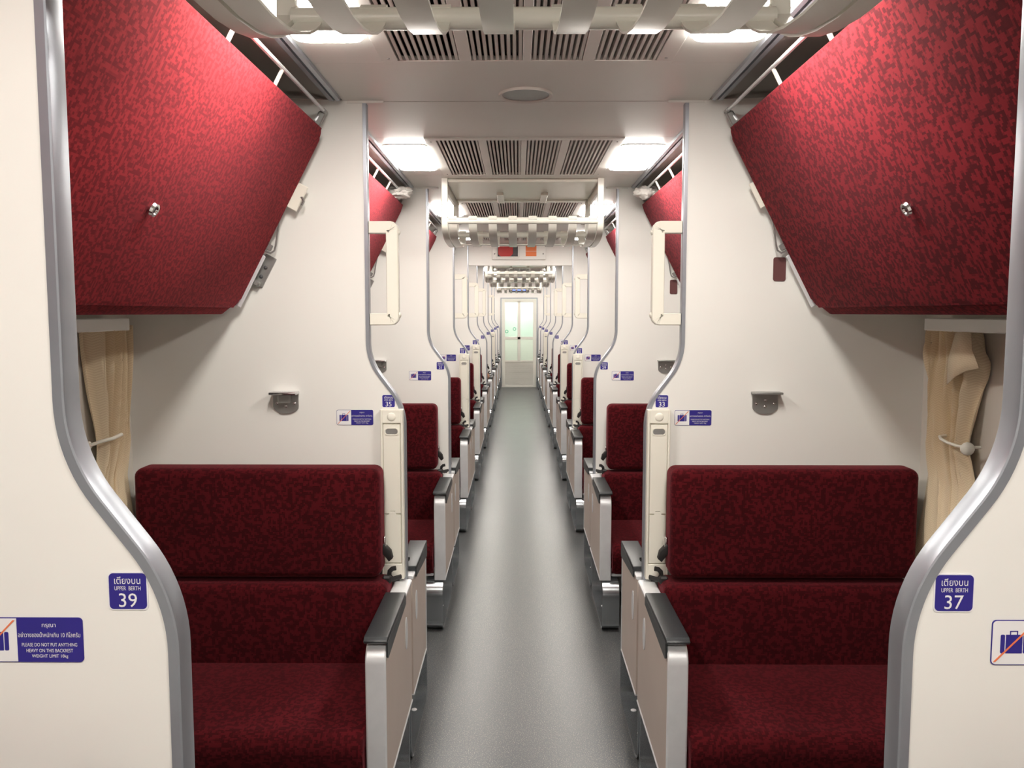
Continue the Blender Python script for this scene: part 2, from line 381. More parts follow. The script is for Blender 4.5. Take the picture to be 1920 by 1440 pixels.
for k in (2, 4):
    t = thing('ceiling_speaker', f'round flush ceiling speaker just before signs {word(k,-1)} and {word(k,1)}', 'speaker', (0, PY(k) - 0.085, ZC), group='ceiling speakers')
    part('rim', 'ceil', t, lambda b: sweep2(b, [(0.082 * math.cos(R(a)), 0.082 * math.sin(R(a))) for a in range(0, 360, 12)], [(0.005, 0), (0.005, -0.005), (-0.006, -0.009), (-0.006, 0)], lambda p, d: (p[0], p[1], d), True))
    part('grille', 'dsteel', t, lambda b: prism(b, [(0.079 * math.cos(R(a)), 0.079 * math.sin(R(a))) for a in range(0, 360, 12)], 'z', -0.003, 0.001))

# ------------------------------------------------------------------ seats
AC = 0.88
def seat_meshes(s, d, arm, leg):
    """a = distance from the aisle axis, v = distance from the partition"""
    f = lambda c: (s * (c.x - AC), d * c.y, c.z)
    P = []
    def add(name, m, fn, sharp=35):
        bm = bmesh.new(); fn(bm); P.append((name, mesh(bm, m, name, sharp, f)))
    def cushion(b):
        prism(b, fillet([(0.13, 0.36), (0.605, 0.29), (0.63, 0.452), (0.13, 0.482)], [0.02, 0.03, 0.05, 0.02], 5, True), 'x', 0.462, 1.30, 0.02, 3)
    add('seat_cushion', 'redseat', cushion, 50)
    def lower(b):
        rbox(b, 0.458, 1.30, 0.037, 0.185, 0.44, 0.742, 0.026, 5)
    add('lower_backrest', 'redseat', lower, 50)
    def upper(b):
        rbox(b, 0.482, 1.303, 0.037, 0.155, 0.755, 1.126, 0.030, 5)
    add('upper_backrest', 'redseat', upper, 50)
    add('back_board', 'panel', lambda b: rbox(b, 0.53, 1.30, 0.001, 0.036, 0.40, 1.08, 0.004, 1))
    ap = fillet([(arm, 0.262), (arm, 0.705), (0.002, 0.705)], [0, 0.055, 0], 8)
    def armf(b):
        sweep2(b, ap, [(0.0, 0.402), (0.0, 0.452), (0.003, 0.456), (0.010, 0.456), (0.012, 0.452), (0.012, 0.402), (0.010, 0.398), (0.003, 0.398)], lambda p, q: (q, p[0], p[1]))
        rbox(b, 0.398, 0.456, 0.004, arm - 0.004, 0.262, 0.270, 0.002, 1)
    add('arm_frame', 'bright', armf, 28)
    pp = fillet([(arm - 0.011, 0.268), (arm - 0.011, 0.694), (0.004, 0.694), (0.004, 0.268)], [0, 0.045, 0, 0], 8, True)
    add('arm_panel', 'taupe', lambda b: prism(b, pp, 'x', 0.401, 0.453, 0.001, 1))
    p0 = 0.19 if arm > 0.5 else 0.06
    padpts = fillet([(p0, 0.7065), (p0, 0.724), (arm - 0.02, 0.724), (arm + 0.001, 0.716), (arm - 0.012, 0.7065)], [0, 0.004, 0.01, 0.004, 0], 3, True)
    def pad(b):
        prism(b, padpts, 'x', 0.394, 0.461, 0.003, 2)
        prism(b, fillet([(p0, 0.71), (arm - 0.015, 0.71), (arm - 0.012, 0.668), (arm - 0.025, 0.66), (p0, 0.684)], [0, 0, 0.008, 0.008, 0], 3, True), 'x', 0.393, 0.3985, 0.001, 1)
    add('arm_pad', 'pad', pad)
    def pull(b):
        prism(b, [(arm * 0.24 + 0.024 * math.cos(R(a)), 0.565 + 0.055 * math.sin(R(a))) for a in range(0, 360, 20)], 'x', 0.3985, 0.402, 0.001, 1)
    add('pull_recess', 'bright', pull)
    lp = rrect(0.004, leg, 0.0, 0.258, 0.07, 7)
    add('leg_loop', 'steel', lambda b: sweep2(b, lp, [(0.0, 0.412), (0.0, 0.496), (0.004, 0.4985), (0.010, 0.496), (0.010, 0.412), (0.004, 0.4095)], lambda p, q: (q, p[0], p[1]), True), 40)
    add('leg_plate', 'under', lambda b: rbox(b, 0.485, 0.489, 0.015, leg * 0.32, 0.012, 0.248))
    for v in (0.42, 0.78):
        add('screw_cap', 'white', lambda b: dome(b, (0.452, leg * v, 0.0105), (0, 0, 1), 0.012, 0.004, 10))
    for z in (0.06, 0.205):
        add('bolt', 'under', lambda b: dome(b, (0.485, leg * 0.22, z), (-1, 0, 0), 0.008, 0.012, 8))
    add('seat_frame', 'bright', lambda b: rbox(b, 0.46, 1.31, 0.08, 0.57, 0.275, 0.32, 0.008, 2))
    add('seat_base', 'under', lambda b: rbox(b, 0.62, 1.305, 0.02, 0.46, 0.0, 0.275, 0.01, 1))
    add('arm_knob', 'chrome', lambda b: cyl(b, (0.457, arm - 0.06, 0.335), (0.475, arm - 0.06, 0.335), 0.018, 12))
    def strap(b):
        pts = [(0.462, 0.10, 0.735)] + [(0.443 + 0.022 * math.cos(R(a)), 0.085, 0.752 + 0.020 * math.sin(R(a))) for a in range(-150, 130, 35)]
        tube(b, pts, 0.008, 6)
        rbox(b, 0.455, 0.485, 0.085, 0.112, 0.722, 0.75, 0.006, 1)
    add('strap_hook', 'black', strap)
    add('buckle', 'black', lambda b: prism(b, [(0.462, 0.80), (0.487, 0.832), (0.481, 0.862), (0.456, 0.835), (0.450, 0.81)], 'y', 0.075, 0.108, 0.004, 2))
    add('buckle_tab', 'chrome', lambda b: rbox(b, 0.472, 0.483, 0.082, 0.104, 0.845, 0.885, 0.004, 2))
    return P
NEST = {'arm_pad': 'arm_frame', 'arm_panel': 'arm_frame', 'pull_recess': 'arm_frame', 'arm_knob': 'arm_frame', 'bolt': 'leg_plate', 'buckle_tab': 'buckle',
        'slot_rim': 'step_panel', 'finger_slot': 'step_panel', 'rod_clip': 'guard_rod', 'end_bracket': 'guard_rod', 'knob': 'cushion', 'small_hook': 'hinge_plate'}
def place(P, t):
    made = {}
    for nm, me in P:
        par = NEST.get(nm)
        if nm == 'screw_cap': par = next((q for q in ('leg_loop', 'handle_loop', 'body') if q in made), None)
        o = ob(nm, me, made[par] if par in made else t); made.setdefault(nm, o)
SM = {}
for s in (-1, 1):
    SM[s, -1] = seat_meshes(s, -1, 0.59, 0.63)
    SM[s, 1] = seat_meshes(s, 1, 0.42, 0.52)
for k in range(1, NP + 1):
    for s in (-1, 1):
        n = word(k, s)
        t = thing('train_bench', f'red patterned bench with two-part backrest below upper-berth sign {n}', 'bench', (s * AC, PY(k) - 0.001, 0), group='seats facing along the aisle')
        place(SM[s, -1], t)
        if k < NP:
            t = thing('train_bench', f'red bench backed onto the rear of the partition of sign {n}', 'bench', (s * AC, PY(k) + PT + 0.002, 0), group='seats facing away down the aisle')
            place(SM[s, 1], t)

# ------------------------------------------------------------------ upper berths folded up
PHI = math.atan2(0.325, 0.62)
BL = D - PT - 0.10                     # berth length
def berth_meshes(s):
    """local: c.x = height above the face towards the aisle, c.y along the aisle, c.z = up the slope"""
    f = lambda c: (-s * c.x, c.y, c.z)
    P = []
    def add(name, m, fn, sharp=35):
        bm = bmesh.new(); fn(bm); P.append((name, mesh(bm, m, name, sharp, f)))
    h = BL / 2
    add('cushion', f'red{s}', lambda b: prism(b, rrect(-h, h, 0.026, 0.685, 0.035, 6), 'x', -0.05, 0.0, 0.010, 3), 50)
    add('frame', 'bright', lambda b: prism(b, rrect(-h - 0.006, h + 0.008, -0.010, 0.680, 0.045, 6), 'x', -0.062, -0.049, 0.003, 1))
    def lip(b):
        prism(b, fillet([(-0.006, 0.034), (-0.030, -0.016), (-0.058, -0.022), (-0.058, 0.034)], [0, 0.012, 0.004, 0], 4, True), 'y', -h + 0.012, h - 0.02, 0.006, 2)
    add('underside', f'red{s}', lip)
    add('shell', 'ceil', lambda b: prism(b, [(-0.062, 0.0), (-0.062, 0.69), (-0.13, 0.66), (-0.40, 0.24), (-0.30, 0.0)], 'y', -h + 0.02, h - 0.02, 0.01, 2))
    ky = 1.893 - (Y1 + PT + 0.05 + BL / 2)
    def knob(b):
        cyl(b, (0.0, ky, 0.274), (0.012, ky, 0.274), 0.008, 12)
        sweep2(b, [(ky + 0.0125 * math.cos(R(a)), 0.274 + 0.0125 * math.sin(R(a))) for a in range(0, 360, 24)], [(0.005, 0.010), (0.002, 0.016), (-0.003, 0.016), (-0.005, 0.010)], lambda p, q: (q, p[0], p[1]), True)
        cyl(b, (0.009, ky, 0.274), (0.012, ky, 0.274), 0.011, 12)
    add('knob', 'chrome', knob)
    add('hinge_plate', 'cream', lambda b: rbox(b, -0.02, 0.034 if s < 0 else 0.014, h + 0.003, h + 0.012, 0.405, 0.495, 0.002, 1))
    add('end_strip', 'bright', lambda b: rbox(b, -0.05, 0.010, h + 0.001, h + 0.008, 0.03, 0.225, 0.003, 1))
    if s < 0: add('small_hook', 'dsteel', lambda b: tube(b, [(0.026, h + 0.008, 0.455), (0.034, h, 0.455), (0.044, h - 0.004, 0.447), (0.044, h - 0.004, 0.432)], 0.004, 6))
    def hook(b):
        tube(b, [(-0.005, h + 0.006, 0.36), (0.010, h + 0.006, 0.31), (0.022, h + 0.006, 0.275), (0.026, h + 0.006, 0.255), (0.018, h + 0.006, 0.242), (0.0, h + 0.006, 0.24)], 0.0035, 6)
        rbox(b, -0.01, 0.016, h + 0.002, h + 0.012, 0.246, 0.268, 0.003, 1)
    add('hook', 'dsteel', hook)
    def rod(b):
        tube(b, [(-0.05, -h + 0.01, 0.70), (-0.03, -h + 0.01, 0.742), (-0.03, h - 0.005, 0.742), (-0.04, h - 0.005, 0.70)], 0.006, 8)
    add('guard_rod', 'bright', rod)
    for y in (-0.52, 0.05, 0.42):
        def clip(b):
            rbox(b, -0.034, -0.026, y - 0.007, y + 0.007, 0.688, 0.748, 0.002, 1)
        add('rod_clip', 'cream', clip)
    add('end_bracket', 'dsteel', lambda b: (rbox(b, -0.042, -0.018, h - 0.008, h + 0.006, 0.69, 0.735, 0.003, 1), cyl(b, (-0.03, h - 0.01, 0.742), (-0.03, h + 0.025, 0.742), 0.008, 10)))
    return P
BMs = {s: berth_meshes(s) for s in (-1, 1)}
for k in range(0, NP):
    for s in (-1, 1):
        t = thing('upper_berth', f'red upholstered upper berth folded up before the partition of sign {word(k+1,s)}', 'berth',
                  (s * 0.985, PY(k) + PT + 0.05 + BL / 2, 1.635), (0, -s * PHI, 0), 'folded upper berths')
        place(BMs[s], t)

# ------------------------------------------------------------------ luggage racks across the ceiling
def rack(k):
    t = thing('luggage_rack', f'cream enamel luggage rack of curved straps hung between signs {word(k,-1)} and {word(k,1)}', 'luggage rack', (0, PY(k) + 0.0975, ZC), group='overhead luggage racks')
    h = 0.4075; zr = -0.220
    prof = []
    for i in range(17):
        a = math.pi * i / 16; prof.append((-h * math.copysign(abs(math.cos(a)) ** 0.8, math.cos(a)), zr - 0.100 * abs(math.sin(a)) ** (0.75 if i < 8 else 1.7)))
    for x in [-0.372 + 0.1063 * i for i in range(8)]:
        def st(b):
            full = [(-h + 0.012, zr + 0.012), (-h - 0.004, zr + 0.022), (-h - 0.019, zr + 0.008)] + [(y - (0.012 if i == 0 else 0), z) for i, (y, z) in enumerate(prof)] + [(h + 0.019, zr + 0.008), (h + 0.004, zr + 0.022), (h - 0.012, zr + 0.012)]
            sweep2(b, full, [(0.002, x - 0.022), (0.002, x + 0.022), (-0.002, x + 0.022), (-0.002, x - 0.022)], lambda p, q: (q, p[0], p[1]))
        part('strap', 'rack', t, st, sharp=50)
    for y in (-h, h):
        part('rail', 'rack', t, lambda b: cyl(b, (-0.402, y, zr), (0.402, y, zr), 0.018, 16), sharp=50)
    part('bottom_rail', 'rack', t, lambda b: rbox(b, -0.40, 0.40, -0.03, 0.03, zr - 0.097, zr - 0.093, 0.001, 1))
    for s in (-1, 1):
        def end(b):
            f = [(-h - 0.016, 0.0), (-h - 0.016, zr)] + [(y * 1.03, z - 0.004) for y, z in prof[1:-1]] + [(h + 0.016, zr), (h + 0.016, 0.0)]
            sweep2(b, f, [(0.0, s * 0.398), (0.0, s * 0.428), (0.006, s * 0.432), (0.016, s * 0.428), (0.016, s * 0.398), (0.008, s * 0.396)], lambda p, q: (q, p[0], p[1]))
            prism(b, [(-h - 0.01, -0.001), (-h - 0.01, zr + 0.02), (-h + 0.06, zr + 0.02), (-0.24, -0.05), (h - 0.06, -0.05), (h + 0.01, -0.02), (h + 0.01, -0.001)], 'x', s * 0.412, s * 0.424, 0.002, 1)
        part('end_frame', 'rack', t, end, sharp=40)
    def top(b):
        rbox(b, -0.40, 0.40, -h, -h + 0.05, -0.018, 0.0, 0.004, 1); rbox(b, -0.40, 0.40, h - 0.06, h, -0.018, 0.0, 0.004, 1)
        rbox(b, -0.40, 0.40, -h + 0.05, h - 0.06, -0.008, 0.0)
    part('top_plate', 'rack', t, top)
    for x in (-0.13, 0.13):
        part('bracket', 'rack', t, lambda b: rbox(b, x - 0.02, x + 0.02, 0.05, h, -0.024, -0.004, 0.003, 1))
for k in (1, 3, 6, 7, 9): rack(k)

# ------------------------------------------------------------------ grab handles and folding ladders
def handle_meshes(s):
    f = lambda c: (s * c.x, c.y, c.z); P = []
    bm = bmesh.new()
    path = fillet([(0.533, 0.025), (0.459, 0.025), (0.459, 0.329), (0.533, 0.329)], [0, 0.004, 0.004, 0], 3)
    sweep2(bm, path, [(-0.016, 0.002), (-0.014, 0.0), (0.022, 0.0), (0.025, 0.003), (0.025, 0.031), (0.022, 0.034), (-0.014, 0.034), (-0.016, 0.032)], lambda p, q: (p[0], q, p[1]))
    P.append(('handle_loop', mesh(bm, 'cream', 'handle_loop', 28, f)))
    for z in (0.035, 0.318):
        bm = bmesh.new(); dome(bm, (0.4345, 0.018, z), (-1, 0, 0), 0.011, 0.007, 12); P.append(('screw_cap', mesh(bm, 'cream', 'screw_cap', 60, f)))
    return P
def ladder_meshes(s):
    f = lambda c: (s * c.x, -c.y, c.z); P = []
    def add(name, m, fn, sharp=35):
        bm = bmesh.new(); fn(bm); P.append((name, mesh(bm, m, name, sharp, f)))
    def body(b):
        rbox(b, 0.420, 0.498, 0.0, 0.022, 0.0, 0.595, 0.002, 1)
        for x0, x1, z0, z1 in ((0.420, 0.428, 0, 0.595), (0.490, 0.498, 0, 0.595), (0.427, 0.491, 0.5475, 0.595), (0.427, 0.491, 0, 0.0545)):
            rbox(b, x0, x1, 0.015, 0.031, z0, z1, 0.002, 1)
    add('body', 'cream', body)
    def up(b):
        prism(b, [(0.4305, 0.2325), (0.4495, 0.2325), (0.4495, 0.2425), (0.4685, 0.2425), (0.4685, 0.2325), (0.4875, 0.2325), (0.4875, 0.5435), (0.4305, 0.5435)], 'y', 0.015, 0.030, 0.001, 1)
    add('step_panel', 'cream', up)
    def lo(b):
        prism(b, [(0.4305, 0.058), (0.4875, 0.058), (0.4875, 0.229), (0.4705, 0.229), (0.4705, 0.2395), (0.4475, 0.2395), (0.4475, 0.229), (0.4305, 0.229)], 'y', 0.015, 0.030, 0.001, 1)
    add('step_panel', 'cream', lo)
    def slot(b):
        sweep2(b, rrect(0.437, 0.481, 0.508, 0.530, 0.0105, 6), [(0.0015, 0.029), (0.0, 0.032), (-0.002, 0.032), (-0.0015, 0.029)], lambda p, q: (p[0], q, p[1]), True)
    add('slot_rim', 'cream', slot)
    add('finger_slot', 'dsteel', lambda b: prism(b, rrect(0.4385, 0.4795, 0.5095, 0.5285, 0.009, 6), 'y', 0.028, 0.0305))
    for z in (0.57, 0.026):
        add('screw_cap', 'cream', lambda b: dome(b, (0.459, 0.031, z), (0, 1, 0), 0.015, 0.004, 16), 60)
    return P
HM = {s: handle_meshes(s) for s in (-1, 1)}; LMs = {s: ladder_meshes(s) for s in (-1, 1)}
for k in (2, 4, 5, 6, 8):
    for s in (-1, 1):
        t = thing('grab_handle', f'cream loop grab handle on the edge of the partition of sign {word(k,s)}', 'grab handle', (0, PY(k) + 0.0, 1.598), group='cream grab handles')
        place(HM[s], t)
for k in (2, 4, 5, 8):
    for s in (-1, 1):
        t = thing('folding_ladder', f'cream folded-up step ladder directly below sign {word(k,s)}', 'ladder', (0, PY(k) - 0.001, 0.715), group='folded step ladders')
        place(LMs[s], t)

# ------------------------------------------------------------------ signs and stickers
TXT = {}
TXT['th'] = texm('เตียงบน', 'white', width=0.0300, height=0.0088)
TXT['ub'] = texm('UPPER  BERTH', 'white', width=0.030, height=0.0048)
TXT['l1'] = texm('กรุณา', 'white', width=0.016, height=0.0055)
TXT['l2'] = texm('อย่าวางของน้ำหนักเกิน 10 กิโลกรัม', 'white', width=0.072, height=0.0062)
TXT['l3'] = texm('PLEASE DO NOT PUT ANYTHING', 'white', width=0.064, height=0.0041)
TXT['l4'] = texm('HEAVY ON THIS BACKREST', 'white', width=0.054, height=0.0041)
TXT['l5'] = texm('WEIGHT LIMIT 10kg', 'white', width=0.042, height=0.0048)
bm = bmesh.new(); prism(bm, rrect(-0.0215, 0.0215, -0.021, 0.021, 0.005), 'y', -0.0012, 0.0); SGN = mesh(bm, 'blue', 'plate')
bm = bmesh.new(); prism(bm, rrect(-0.0232, 0.0232, -0.0227, 0.0227, 0.006), 'y', -0.0007, 0.0); SGB = mesh(bm, 'white', 'border')
bm = bmesh.new(); prism(bm, rrect(-0.0635, 0.0635, -0.0265, 0.0265, 0.005), 'y', -0.0010, 0.0); STB = mesh(bm, 'blue', 'plate')
bm = bmesh.new(); prism(bm, fillet([(-0.0625, -0.0255), (-0.013, -0.0255), (-0.013, 0.0255), (-0.0625, 0.0255)], [0.0045, 0, 0, 0.0045], 4, True), 'y', -0.0014, -0.0009); STW = mesh(bm, 'white', 'picture_field')
bm = bmesh.new()
prism(bm, rrect(-0.0535, -0.0485, -0.0125, 0.0095, 0.0015, 3), 'y', -0.0017, -0.0013); prism(bm, rrect(-0.0475, -0.0285, -0.0125, 0.0095, 0.0004, 2), 'y', -0.0017, -0.0013)
prism(bm, rrect(-0.0275, -0.0225, -0.0125, 0.0095, 0.0015, 3), 'y', -0.0017, -0.0013)
sweep2(bm, [(-0.0425, 0.0095), (-0.0425, 0.0135), (-0.0345, 0.0135), (-0.0345, 0.0095)], [(0.0006, -0.0017), (-0.0006, -0.0017), (-0.0006, -0.0013), (0.0006, -0.0013)], lambda p, q: (p[0], q, p[1]))
STC = mesh(bm, 'blue', 'suitcase_picture')
bm = bmesh.new(); prism(bm, [(-0.0610, -0.0225), (-0.0585, -0.0225), (-0.0145, 0.0235), (-0.0170, 0.0235)], 'y', -0.0021, -0.0016); STO = mesh(bm, 'orange', 'strike_bar')
for k in range(1, NP + 1):
    for s in (-1, 1):
        n = num(k, s)
        t = thing('berth_sign', f'blue square sign reading upper berth {word(k, s)} on white partition', 'sign', (s * 0.4725, PY(k) - 0.0002, 1.3365 if k > 1 else 1.322), group='upper berth number signs')
        ob('plate', SGN, t); ob('border', SGB, t)
        ob('lettering', TXT['th'], t, (0, -0.0016, 0.0130)); ob('lettering', TXT['ub'], t, (0, -0.0016, 0.0035))
        o = ob('number', texm(str(n), 'white', height=0.0163), t, (0, -0.0016, -0.0105))
        if k <= 6:
            t = thing('luggage_sticker', f'white and blue no-luggage sticker beside berth sign {word(k, s)}', 'sticker', ((-0.590 if s < 0 else 0.581), PY(k) - 0.0002, 1.279 if k > 1 else 1.264), group='no luggage stickers')
            ob('plate', STB, t); ob('picture_field', STW, t); ob('suitcase_picture', STC, t); ob('strike_bar', STO, t)
            for key, z in (('l1', 0.0165), ('l2', 0.0065), ('l3', -0.0055), ('l4', -0.0125), ('l5', -0.0195)):
                ob('lettering', TXT[key], t, (0.0245, -0.0015, z))

# ------------------------------------------------------------------ wall brackets, berth catches, maroon pads
def bracket(k, s):
    n = word(k, s)
    t = thing('table_bracket', f'grey steel ledge bracket screwed to the partition of sign {n}', 'bracket', (s * 0.828, PY(k), 1.335), group='steel ledge brackets')
    pl = [(-0.044, 0.035), (0.044, 0.035), (0.044, -0.018)] + [(0.044 * math.cos(R(a)), -0.018 - 0.024 * math.sin(R(a))) for a in range(15, 180, 15)] + [(-0.044, -0.018)]
    part('back_plate', 'dsteel', t, lambda b: prism(b, pl, 'y', -0.006, 0.0, 0.0015, 1))
    if s < 0:
        part('ledge', 'chrome', t, lambda b: rbox(b, -0.047, 0.047, -0.05, 0.0, 0.026, 0.036, 0.003, 2))
        part('clamp_block', 'dsteel', t, lambda b: rbox(b, -0.022, 0.020, -0.028, -0.005, -0.004, 0.027, 0.003, 1))
    else:
        part('ledge', 'dsteel', t, lambda b: rbox(b, -0.050, 0.050, -0.045, 0.0, 0.028, 0.036, 0.003, 2))
    for x, z in ((-0.03, -0.006), (0.0, -0.016), (0.03, -0.006), (0.0, 0.006)):
        part('screw', 'chrome', t, lambda b: dome(b, (x, -0.006, z), (0, -1, 0), 0.006, 0.003, 10))
for k in range(2, 6):
    for s in (-1, 1): bracket(k, s)
for k in range(2, 6):
    n = word(k, -1)
    t = thing('berth_catch', f'grey steel catch with bolts beside the folded berth, partition of sign {n}', 'catch', (-0.893, PY(k), 1.785), (0, -R(-28), 0), 'steel berth catches')
    part('plate', 'dsteel', t, lambda b: rbox(b, -0.018, 0.022, -0.010, 0.0, -0.055, 0.055, 0.002, 1))
    part('flange', 'alu', t, lambda b: rbox(b, -0.030, -0.016, -0.026, 0.0, -0.055, 0.05, 0.003, 1))
    for z in (-0.022, 0.012):
        part('bolt', 'under', t, lambda b: dome(b, (0.003, -0.010, z), (0, -1, 0), 0.007, 0.006, 10))
    part('latch_tongue', 'dsteel', t, lambda b: (rbox(b, -0.045, 0.015, -0.032, -0.008, -0.058, -0.040, 0.004, 1), rbox(b, -0.052, -0.036, -0.03, -0.010, -0.052, -0.030, 0.003, 1)))
    n = word(k, 1)
    o = part('wall_pad', 'maroon', None, lambda b: prism(b, rrect(-0.021, 0.021, -0.040, 0.040, 0.007), 'y', -0.004, 0.0, 0.001, 1), loc=(0.865, PY(k) - 0.0002, 1.789))
    tag(o, f'small maroon rounded pad on the white partition of sign {n}', 'pad', 'maroon wall pads')

# ------------------------------------------------------------------ window curtains in the first bay
def curtain(s, k):
    lv = ([(1.60, 2.548, 2.765), (1.50, 2.552, 2.770), (1.40, 2.56, 2.765), (1.25, 2.575, 2.765), (1.10, 2.59, 2.772), (0.95, 2.60, 2.80), (0.80, 2.60, 2.82)] if s < 0 else
          [(1.60, 2.50, 2.70), (1.50, 2.455, 2.715), (1.44, 2.47, 2.725), (1.40, 2.485, 2.73), (1.25, 2.505, 2.745), (1.10, 2.485, 2.78), (0.95, 2.47, 2.81), (0.80, 2.46, 2.83)])
    t = thing('window_curtain', f'beige zigzag-woven curtain gathered at the side wall by the seat of sign {word(k,s)}', 'curtain', (s * 1.338, PY(k), 0.80), group='beige window curtains')
    nu, nz = 72, 46
    bm = bmesh.new(); uvl = bm.loops.layers.uv.new('uv'); G = []
    for j in range(nz + 1):
        z = 1.60 - 0.80 * j / nz
        for a, c in zip(lv, lv[1:]):
            if a[0] >= z - 1e-6 >= c[0] - 1e-5 or c is lv[-1]:
                if z >= c[0] - 1e-5: break
        w = (a[0] - z) / (a[0] - c[0]); y0 = a[1] + (c[1] - a[1]) * w; y1 = a[2] + (c[2] - a[2]) * w
        row = []
        for i in range(nu + 1):
            u = i / nu; tie = math.exp(-((z - 1.25) / 0.09) ** 2)
            ph = 2 * math.pi * (5.2 * u + 0.35 * math.sin(3 * z + s) + 0.22 * math.sin(7 * u + 4 * z)) + s
            amp = 0.029 * (1 - 0.3 * tie) + 0.006 * math.sin(9 * z)
            x = amp * math.sin(ph) + 0.007 * math.sin(2.3 * ph + 5 * z)
            yy = y0 + (y1 - y0) * u + 0.014 * math.sin(ph * 1.0 + 1.3) * (0.4 + u * (1 - u) * 2)
            row.append((bm.verts.new((-s * (0.012 + x) * (1 - 0.7 * max(0.0, min(1.0, (1.22 - z) / 0.12))) + s * 0.012 * max(0.0, min(1.0, (1.22 - z) / 0.12)), yy * 0.99 - PY(2), z - 0.80)), (u * 0.62, z)))
        G.append(row)
    for j in range(nz):
        for i in range(nu):
            q = (G[j][i], G[j][i + 1], G[j + 1][i + 1], G[j + 1][i]); fc = bm.faces.new([v[0] for v in q])
            for lp, v in zip(fc.loops, q): lp[uvl].uv = v[1]
    if s > 0:    # loose top corner folded over towards the aisle
        pts = [(2.415, 1.585), (2.46, 1.59), (2.50, 1.58), (2.505, 1.50), (2.505, 1.425), (2.46, 1.452), (2.40, 1.474), (2.335, 1.485), (2.375, 1.535)]
        c0 = bm.verts.new((-0.068, 2.44 - PY(2), 1.52 - 0.80)); rim = []
        for y, z in pts: rim.append((bm.verts.new((-(0.050 if z > 1.57 else 0.066), y - PY(2), z - 0.80)), (y, z)))
        for a, c in zip(rim, rim[1:] + rim[:1]):
            fc = bm.faces.new((c0, a[0], c[0]))
            for lp, v in zip(fc.loops, ((2.44, 1.52), a[1], c[1])): lp[uvl].uv = (v[0] * 0.7 + v[1] * 0.7, v[1] * 0.7 - v[0] * 0.7)
    o = ob('curtain_cloth', mesh(bm, 'curtain', 'curtain_cloth', 80), t)
    md = o.modifiers.new('thick', 'SOLIDIFY'); md.thickness = 0.002
    yc = (2.49 if s < 0 else 2.50) - PY(2)
    if s < 0:
        part('tie_hook', 'cream', t, lambda b: tube(b, [(0.01, -0.36, 0.438), (0.03, -0.345, 0.446), (0.055, -0.31, 0.452), (0.060, -0.262, 0.458)], 0.0055, 8))
        part('hook_base', 'cream', t, lambda b: rbox(b, -0.032, 0.012, -0.40, -0.352, 0.425, 0.45, 0.004, 1))
    else:
        def tie(b):
            tube(b, [(y_ [0], y_[1] - 0.07, y_[2]) for y_ in ((-0.005, -0.365, 0.447), (-0.04, -0.36, 0.447), (-0.055, -0.33, 0.446), (-0.062, -0.29, 0.449), (-0.064, -0.25, 0.455), (-0.055, -0.225, 0.459), (-0.03, -0.215, 0.46))], 0.0045, 8)
        part('tie_hook', 'cream', t, tie)
        part('tie_button', 'cream', t, lambda b: dome(b, (-0.044, -0.436, 0.443), (-0.25, -1, 0), 0.020, 0.010, 14), sharp=60)
for s in (-1, 1): curtain(s, 2)

# ------------------------------------------------------------------ bundled white cloths on the second-bay berths
for s in (-1, 1):
    bm = bmesh.new(); bmesh.ops.create_icosphere(bm, subdivisions=4, radius=1.0)
    for v in bm.verts:
        p = v.co.copy(); q = p * 2.2 + Vector((3 * s, 1, 0))
        dsp = 0.28 * noise.noise(q) + 0.22 * abs(math.sin(9 * p.x + 5 * p.y + 4 * noise.noise(p * 1.7))) * 0.8 + 0.10 * noise.noise(p * 7)
        p = p * (0.80 + dsp); v.co = Vector((p.x * 0.070, p.y * 0.09, p.z * 0.036))
    o = ob('cloth_bundle', mesh(bm, 'cloth', 'cloth_bundle', 80), None, (s * 0.665, PY(3) - 0.25, 2.285), (R(8), 0, R(12 * s)))
    tag(o, f'crumpled white cloth bundled on the upper berth before sign {word(3, s)}', 'cloth', 'bundled white cloths')

# ------------------------------------------------------------------ header with emergency box at the coach centre
yh = PY(5)
struct(part('wall_header', 'panel', None, lambda b: rbox(b, -0.535, 0.535, yh - 0.005, yh + 0.035, 2.128, ZC, 0.003, 1)))
t = thing('emergency_box', 'white plate with a red emergency brake behind a window on the overhead header', 'emergency box', (-0.015, yh - 0.006, 2.187))
part('base_plate', 'panel', t, lambda b: rbox(b, -0.275, 0.275, -0.022, 0, 0.0, 0.155, 0.006, 2))
part('window_rim', 'ceil', t, lambda b: sweep2(b, rrect(-0.235, 0.005, 0.016, 0.15, 0.01, 4), [(0.0, -0.036), (0.016, -0.036), (0.016, -0.020), (0.0, -0.020)], lambda p, q: (p[0], q, p[1]), True))
part('cavity', 'under', t, lambda b: rbox(b, -0.222, -0.008, -0.0235, -0.0215, 0.028, 0.14))
def brk(b):
    prism(b, fillet([(-0.212, 0.135), (-0.212, 0.05), (-0.18, 0.032), (-0.09, 0.032), (-0.06, 0.06), (-0.06, 0.135)], [0, 0.02, 0.02, 0.02, 0.02, 0], 4, True), 'y', -0.034, -0.022, 0.003, 1)
part('brake_handle', 'redplastic', t, brk)
for x in (-0.25, 0.25): part('screw', 'dsteel', t, lambda b: dome(b, (x, -0.022, 0.06), (0, -1, 0), 0.008, 0.004, 10))
o = part('instruction_sign', 'osign', None, lambda b: (rbox(b, 0.055, 0.165, yh - 0.0302, yh - 0.0285, 2.275, 2.332), rbox(b, 0.055, 0.165, yh - 0.0302, yh - 0.0285, 2.222, 2.272)))
tag(o, 'orange two-panel notice beside the red emergency brake window', 'sign')

